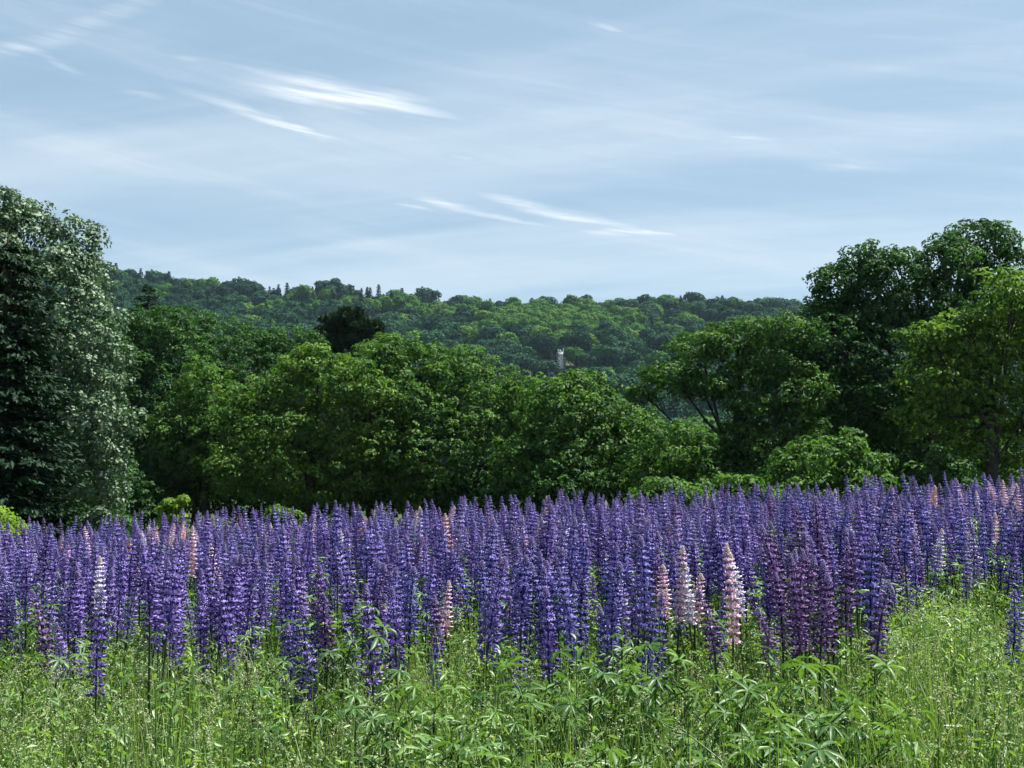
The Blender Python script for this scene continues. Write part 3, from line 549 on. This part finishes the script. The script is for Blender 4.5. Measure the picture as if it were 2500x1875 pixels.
LZONE = [(200, 'near the forward dark blue one in pale grass'), (420, 'around the very long white-tipped pair'), (700, 'above the lance-leaved weeds'), (880, 'around the deep green leaf gap'), (1060, 'between the green leaf gap and the pink pair'), (1260, 'around the pink pair and lone pink'), (1560, 'between the lone pink and the pink cluster'), (1860, 'around the pale pink cluster'), (2120, 'around the plum cluster'), (9999, 'beyond the plum cluster by the grassy gap')]
def lupin_label(i):
    h_ = 'tall ' if LH[i] > 1.03 else 'short ' if LH[i] < .91 else ''
    row = 'front-row' if LY[i] < float(front_edge(lpx[i])) + .55 else 'second-row'
    return '%s%s %s lupin %s' % (h_, row, {'blue': 'dark blue', 'lilac': 'light lilac', 'white': 'whitish'}.get(colr[i], colr[i]), zone(lpx[i], LZONE))
for i in ind: lupin(LX[i], LY[i], float(ground(LX[i], LY[i])) + LH[i], colr[i], lupin_label(i), '%s lupins at the front of the stand' % colr[i], LS[i], random.uniform(.95, 1.3), 4)
cols = list(PET); lp = []
for ci_, c_ in enumerate(cols):
    for q in range(3):
        r_ = random.Random(400 + ci_ * 7 + q); mb = MB(); i = (ci_ + q * 2) % NV; s = r_.uniform(.8, 1.1); hs = 1 - SPK * s
        mb.merge(spikes[i][0], Matrix.Translation((0, 0, hs)) @ Matrix.Diagonal((1, 1, s, 1)), 0); mb.merge(spikes[i][1], Matrix.Translation((0, 0, hs)) @ Matrix.Diagonal((1, 1, s, 1)), 1)
        add_tube(mb, [(0, 0, -.05), (.006, 0, .3), (0, 0, hs)], (.006, .005, .004), 4, .5, 2)
        for k in range(5): mb.merge(pleaf[r_.randrange(6)], Matrix.Translation((0, 0, hs * r_.uniform(.3, .95))) @ rotz(r_.uniform(0, 6.28)), 3)
        lp.append(mb.mesh('lupin_' + c_, [M['pet_' + c_], M['bud_pink' if c_ in ('pink', 'salmon', 'white') else 'bud'], M['stem'], M['palm']]))
si = set(ind); rs = np.array([i for i in range(len(LX)) if i not in si])
scatter('lupin_field', lp, np.stack([LX, LY, ground(LX, LY)], 1)[rs], np.stack([rng.normal(size=len(rs)) * .075, rng.normal(size=len(rs)) * .075, rng.uniform(0, 6.28, len(rs))], 1), LH[rs],
        [cols.index(colr[i]) * 3 + random.randrange(3) for i in rs], 'sea of violet and blue lupins filling the meadow to the tree line')

# ------------------------------------------------------------------ foreground leaves and grass
def add_blade(mb, base, a, L, W, lean, var, mi=0, seg=4):
    s = np.linspace(0, 1, seg + 1); dx, dy = math.cos(a), math.sin(a); out = lean * L * s ** 2; z = L * (s - .35 * min(1, lean) * s ** 2.2)
    c = np.stack([base[0] + dx * out, base[1] + dy * out, z], 1); wv_ = W * (1 - s ** 1.8) * .5 + .0003; sd = np.array((-dy, dx, 0))
    V = np.concatenate([c + sd * wv_[:, None], c - sd * wv_[:, None]]); n = seg + 1; i = np.arange(seg)
    mb.add(V, np.concatenate([np.stack([i, i + 1, i + n + 1], 1), np.stack([i, i + n + 1, i + n], 1)]), var, mi)
def grass_tuft(seed, n, h, wd, lean, spread=.07):
    r = np.random.default_rng(seed); mb = MB()
    for k in range(n): add_blade(mb, r.normal(size=2) * spread, r.uniform(0, 6.28), h * r.uniform(.5, 1.15), wd * r.uniform(.6, 1.3), abs(r.normal()) * lean, np.clip(r.normal(.5, .28), 0, 1))
    return mb
def seed_stalk(seed, h, droop, size):
    r = np.random.default_rng(seed); mb = MB(); a = r.uniform(0, 6.28); s = np.linspace(0, 1, 7); out = droop * h * s ** 3; c = np.stack([math.cos(a) * out, math.sin(a) * out, h * (s - .25 * droop * s ** 4)], 1)
    add_tube(mb, c, np.linspace(.0018, .0007, 7), 3, .5, 0)
    n = 85; u_ = r.uniform(.62, 1, n); i = np.clip((u_ * 6).astype(int), 0, 5); f = u_ * 6 - i; p = c[i] * (1 - f)[:, None] + c[np.minimum(i + 1, 6)] * f[:, None]
    p += r.normal(size=(n, 3)) * size * (1.25 - u_)[:, None]; add_leaves(mb, p, r.normal(size=(n, 3)), r.uniform(.006, .012, n), .4, .15, np.clip(r.normal(.5, .3, n), 0, 1), 1)
    return mb
gp = [grass_tuft(500 + i, 26, .50, .0075, .35).mesh('grass_tuft', [M['grass']]) for i in range(4)] + [grass_tuft(510 + i, 22, .62, .006, .16, .05).mesh('grass_tuft', [M['grass']]) for i in range(3)] + [grass_tuft(520 + i, 24, .38, .0095, .6).mesh('grass_tuft', [M['grass']]) for i in range(2)]
def spread(y0, y1, dens, side=.47):
    A = side * (y1 * y1 - y0 * y0) + 1.2 * (y1 - y0); n = int(A * dens); y = np.sqrt(rng.uniform(y0 * y0, y1 * y1, n)); x = rng.uniform(-1, 1, n) * (side * y + .5); return x, y
def place(xa, ya, k, lo=.75, hi=1.2):
    n = len(xa); return np.stack([xa, ya, ground(xa, ya) - .01], 1), np.stack([rng.normal(size=n) * .06, rng.normal(size=n) * .06, rng.uniform(0, 6.28, n)], 1), rng.uniform(lo, hi, n), rng.integers(0, k, n)
x1, y1 = spread(1.9, 5.6, 150); kp = np.sin(x1 * 5.1 + y1 * 2.2) * np.sin(y1 * 6.3 - x1 * 3.4) + .6 * np.sin(x1 * 13 + 2) * np.sin(y1 * 15) > rng.uniform(-1.1, .5, len(x1)); x1, y1 = x1[kp], y1[kp]; x2, y2 = spread(5.6, 18.5, 26); x3, y3 = spread(18.5, 40, 5)
xa = np.concatenate([x1, x2, x3]); ya = np.concatenate([y1, y2, y3]); pos, rot, scl, idx = place(xa, ya, len(gp))
pxa = 1250 + xa / ya * F; tall = (pxa > 2100) & (ya < 5.2); idx[tall] = rng.integers(4, 7, tall.sum())
scatter('meadow_grass', gp, pos, rot, scl, idx, 'long green meadow grass in front of and between the lupins')
sp_ = [seed_stalk(600 + i, .62 + .05 * (i % 4), .12 + .13 * (i % 4), .010 + .004 * (i % 2)).mesh('seed_stalk', [M['grass'], M['straw']]) for i in range(8)]
xa, ya = spread(2.6, 5.8, 60); pxa = 1250 + xa / ya * F; kp = rng.uniform(size=len(xa)) < np.interp(pxa, [0, 600, 900, 1400, 2000, 2300, 2500], [1, .9, .5, .35, .35, .7, .8]); xa, ya = xa[kp], ya[kp]
scatter('seeding_grass', sp_, *place(xa, ya, 8, .8, 1.15), 'pale nodding grass seed heads over the foreground grass')
def bedstraw(seed):
    r = np.random.default_rng(seed); mb = MB()
    for k in range(9):
        a = r.uniform(0, 6.28); L = r.uniform(.35, .62); tip = np.array((math.cos(a) * .12 * r.uniform(.2, 1.3), math.sin(a) * .12 * r.uniform(.2, 1.3), L)); add_tube(mb, [(0, 0, 0), tip * (.4, .4, .55), tip], (.0016, .0013, .0008), 3, .5, 0)
        n = 34; u_ = r.uniform(.25, 1, n); add_leaves(mb, tip * np.stack([u_, u_, u_], 1) + r.normal(size=(n, 3)) * .022, r.normal(size=(n, 3)) + (0, 0, .6), r.uniform(.020, .048, n), .32, .1, np.clip(r.normal(.55, .25, n), 0, 1), 0)
        n = 8; add_leaves(mb, tip + r.normal(size=(n, 3)) * (.026, .026, .022), r.normal(size=(n, 3)) + (0, 0, 1.), r.uniform(.005, .009, n), .9, .1, r.uniform(0, .6, n), 1)
    return mb
bp_ = [bedstraw(640 + i).mesh('herb_tuft', [M['weed'], M['straw']]) for i in range(5)]
xa, ya = spread(3.0, 6.8, 34); pxa = 1250 + xa / ya * F; kp = (rng.uniform(size=len(xa)) < np.interp(pxa, [0, 300, 700, 1300, 1900, 2120, 2180, 2400, 2500], [.9, .7, .45, .5, .3, .4, 1, 1, .8])); xa, ya = xa[kp], ya[kp]
scatter('meadow_herbs', bp_, *place(xa, ya, 5, .8, 1.15), 'fine leaved flowering herbs mixed through the foreground grass')

# leafy weeds with lance-shaped pale leaves
def lance_leaf(L, seed):
    r = np.random.default_rng(seed); mb = MB(); W = L * .13; vs_ = []
    for s, wd in ((0, .1), (.3, .85), (.6, 1.), (1, .02)): 
        z = L * (.75 * s - .35 * s * s); vs_ += [(L * s * .85, W * wd, z + W * .3 * wd), (L * s * .85, 0, z), (L * s * .85, -W * wd, z + W * .3 * wd)]
    f = []
    for k in range(3):
        b = k * 3; f += [(b, b + 3, b + 4), (b, b + 4, b + 1), (b + 1, b + 4, b + 5), (b + 1, b + 5, b + 2)]
    mb.add(vs_, f, r.uniform(.3, .9)); return mb
lance = [lance_leaf(.052 + .008 * i, i).mesh('lance_leaf', [M['weed']]) for i in range(4)]
ws = MB(); add_tube(ws, [(0, 0, 0), (.003, 0, .5), (0, 0, 1)], (.004, .0035, .002), 5); ws_me = ws.mesh('weed_stem', [M['weed']], True)
def weed(px, py, d, n, label, group):
    p = P(px, py, d); gz = float(ground(p[0], d)); H = max(.25, p[2] - gz - .05); root = empty('leafy_weed', (p[0], d, gz), (random.gauss(0, .05), random.gauss(0, .05), 0)); tag(root, label, 'weed', group)
    mobj('stem', ws_me, root, scale=(1, 1, H))
    for k in range(n):
        f = 1 - .55 * k / n; mobj('leaf', lance[k % 4], root, (0, 0, H * f), (0, random.uniform(-.35, .25) , k * 2.4 + random.uniform(-.3, .3)), random.uniform(.75, 1.05) * (.7 if k < 3 else 1))
for i, (px, py, d) in enumerate([(300, 1570, 4.3), (335, 1560, 4.25), (395, 1575, 4.2), (430, 1590, 4.1), (480, 1545, 4.35), (515, 1530, 4.4), (240, 1660, 4.0), (540, 1600, 4.15), (370, 1630, 4.0), (465, 1640, 4.0), (280, 1620, 4.1)]):
    weed(px, py, d, 13, 'pale green weed with lance-shaped leaves below the dark lupins', 'leafy weeds in the grass')
for i, (px, py, d) in enumerate([(690, 1580, 4.4), (1190, 1545, 4.5), (1215, 1590, 4.3), (1230, 1530, 4.6), (1400, 1500, 4.6), (1520, 1480, 4.7)]):
    weed(px, py, d, 11, 'lime leaved weed pushing up between lupin stems', 'lime weeds between the lupins')
for i, (px, py, d) in enumerate([(2030, 1510, 4.6), (2150, 1470, 5.2), (2210, 1440, 5.8), (2260, 1450, 5.6), (2330, 1480, 5.2), (1480, 1690, 3.7), (1640, 1720, 3.6)]):
    weed(px, py, d, 10, 'green weed with narrow leaves in the gap of the lupin stand', 'weeds in the lupin gap')
# leafy lupin clumps without flowers
def lupin_clump(px, py, d, n, label, group, sc=1.0):
    p = P(px, py, d); gz = float(ground(p[0], d)); H = max(.2, p[2] - gz - .16); root = empty('lupin_plant', (p[0], d, gz)); tag(root, label, 'lupin plant', group)
    mobj('stem', stem_me, root, (0, 0, -.02), scale=(1, 1, H + .02))
    for k in range(n):
        f = 1 - .75 * (k / n) ; mobj('leaf', random.choice(pleaf_me), root, (0, 0, H * f), (random.uniform(-.2, .2), random.uniform(-.25, .35), k * 2.4 + random.uniform(-.4, .4)), random.uniform(.85, 1.25) * sc)
for (px, py, d) in [(1290, 1600, 4.15), (1330, 1570, 4.3), (1370, 1640, 3.95), (1440, 1590, 4.2), (1465, 1560, 4.35), (1545, 1580, 4.25), (1600, 1610, 4.1), (1670, 1570, 4.3), (1720, 1620, 4.0)]:
    lupin_clump(px, py, d, 12, 'flowerless lupin plant with fanned bright leaves, ' + zone(px, [(1400, 'just right of the lime weeds'), (1560, 'under the violet spikes'), (9999, 'under the pink cluster')]), 'leafy lupin plants under the violet spikes', 1.1)
for (px, py, d) in [(1800, 1630, 3.95), (1860, 1660, 3.85), (1930, 1600, 4.1), (1990, 1640, 3.9), (2060, 1620, 4.0), (1780, 1710, 3.6), (1880, 1730, 3.55), (1960, 1720, 3.6), (2050, 1720, 3.6), (1830, 1790, 3.35), (1930, 1800, 3.3), (2020, 1790, 3.35), (1700, 1760, 3.45), (2110, 1680, 3.8), (1750, 1820, 3.25), (2080, 1820, 3.25)]:
    lupin_clump(px, py, d, 13, 'lupin plant with dark fanned leaves, ' + ('close under' if py < 1650 else 'midway below' if py < 1770 else 'low in the grass below') + zone(px, [(1850, ' the short plum lupin'), (1980, ' the plum cluster'), (9999, ' the thick lone plum lupin')]), 'leafy lupin plants under the plum spikes', 1.15)
for q in range(46):
    px = 850 + 1400 * ((q * .618034) % 1); d = 3.15 + 1.35 * ((q * .754878) % 1); hgt = .50 + .16 * ((q * .3819) % 1)
    lupin_clump(px, 1188 + (EYE - hgt) / d * F, d, 11, 'bushy flowerless lupin plant in the grass, ' + zone(px, [(1060, 'below the green leaf gap'), (1260, 'below the lone pink lupin'), (1560, 'below the violet spikes'), (1860, 'below the pink cluster'), (2120, 'below the plum cluster'), (9999, 'below the grassy gap')]), 'bushy lupin plants in the foreground grass', .88)
for (px, py, d) in [(790, 1480, 5.0), (815, 1465, 5.2), (840, 1500, 4.9), (800, 1530, 4.8)]:
    lupin_clump(px, py, d, 13, 'dense deep green lupin leaves in a gap beside the tall blue spikes', 'green leaves beside the tall blue spikes', 1.1)
for (px, py, d) in [(620, 1600, 4.3), (900, 1610, 4.2), (960, 1640, 4.0), (1060, 1620, 4.15), (760, 1640, 4.1), (1120, 1700, 3.7), (60, 1580, 4.5), (140, 1560, 4.6), (2330, 1520, 4.6), (2480, 1560, 4.4)]:
    lupin_clump(px, py, d, 10, 'small flowerless lupin plant half sunk in the grass, ' + zone(px, [(200, 'by the forward dark blue lupin'), (700, 'right of the lance-leaved weeds'), (1000, 'below the green leaf gap'), (1200, 'below the pink pair'), (9999, 'in the grassy gap')]), 'small lupin plants in the grass', .95)

# ------------------------------------------------------------------ haze
hm = bpy.data.materials.new('haze'); hm.use_nodes = True; hm.node_tree.nodes.clear(); hk = NT(hm.node_tree)
pv = hk.n('ShaderNodeVolumePrincipled'); pv.inputs['Color'].default_value = (.55, .80, 1, 1); pv.inputs['Density'].default_value = .00006; pv.inputs['Anisotropy'].default_value = .2
ho = hk.n('ShaderNodeOutputMaterial'); hm.node_tree.links.new(pv.outputs[0], ho.inputs['Volume'])
zlo = float(GZ.min()) - 1; zhi = float(GZ.max()) + 24
hv = [(x, y, z) for z in (zlo, zhi) for y in (-70, 1510) for x in (-1510, 1510)]
hb = MB(); hb.add(hv, [(0, 2, 3), (0, 3, 1), (4, 5, 7), (4, 7, 6), (0, 1, 5), (0, 5, 4), (2, 6, 7), (2, 7, 3), (0, 4, 6), (0, 6, 2), (1, 3, 7), (1, 7, 5)])
tag(mobj('haze', hb.mesh('haze', [hm])), 'thin bluish summer haze over the meadow and hill', kind='stuff')
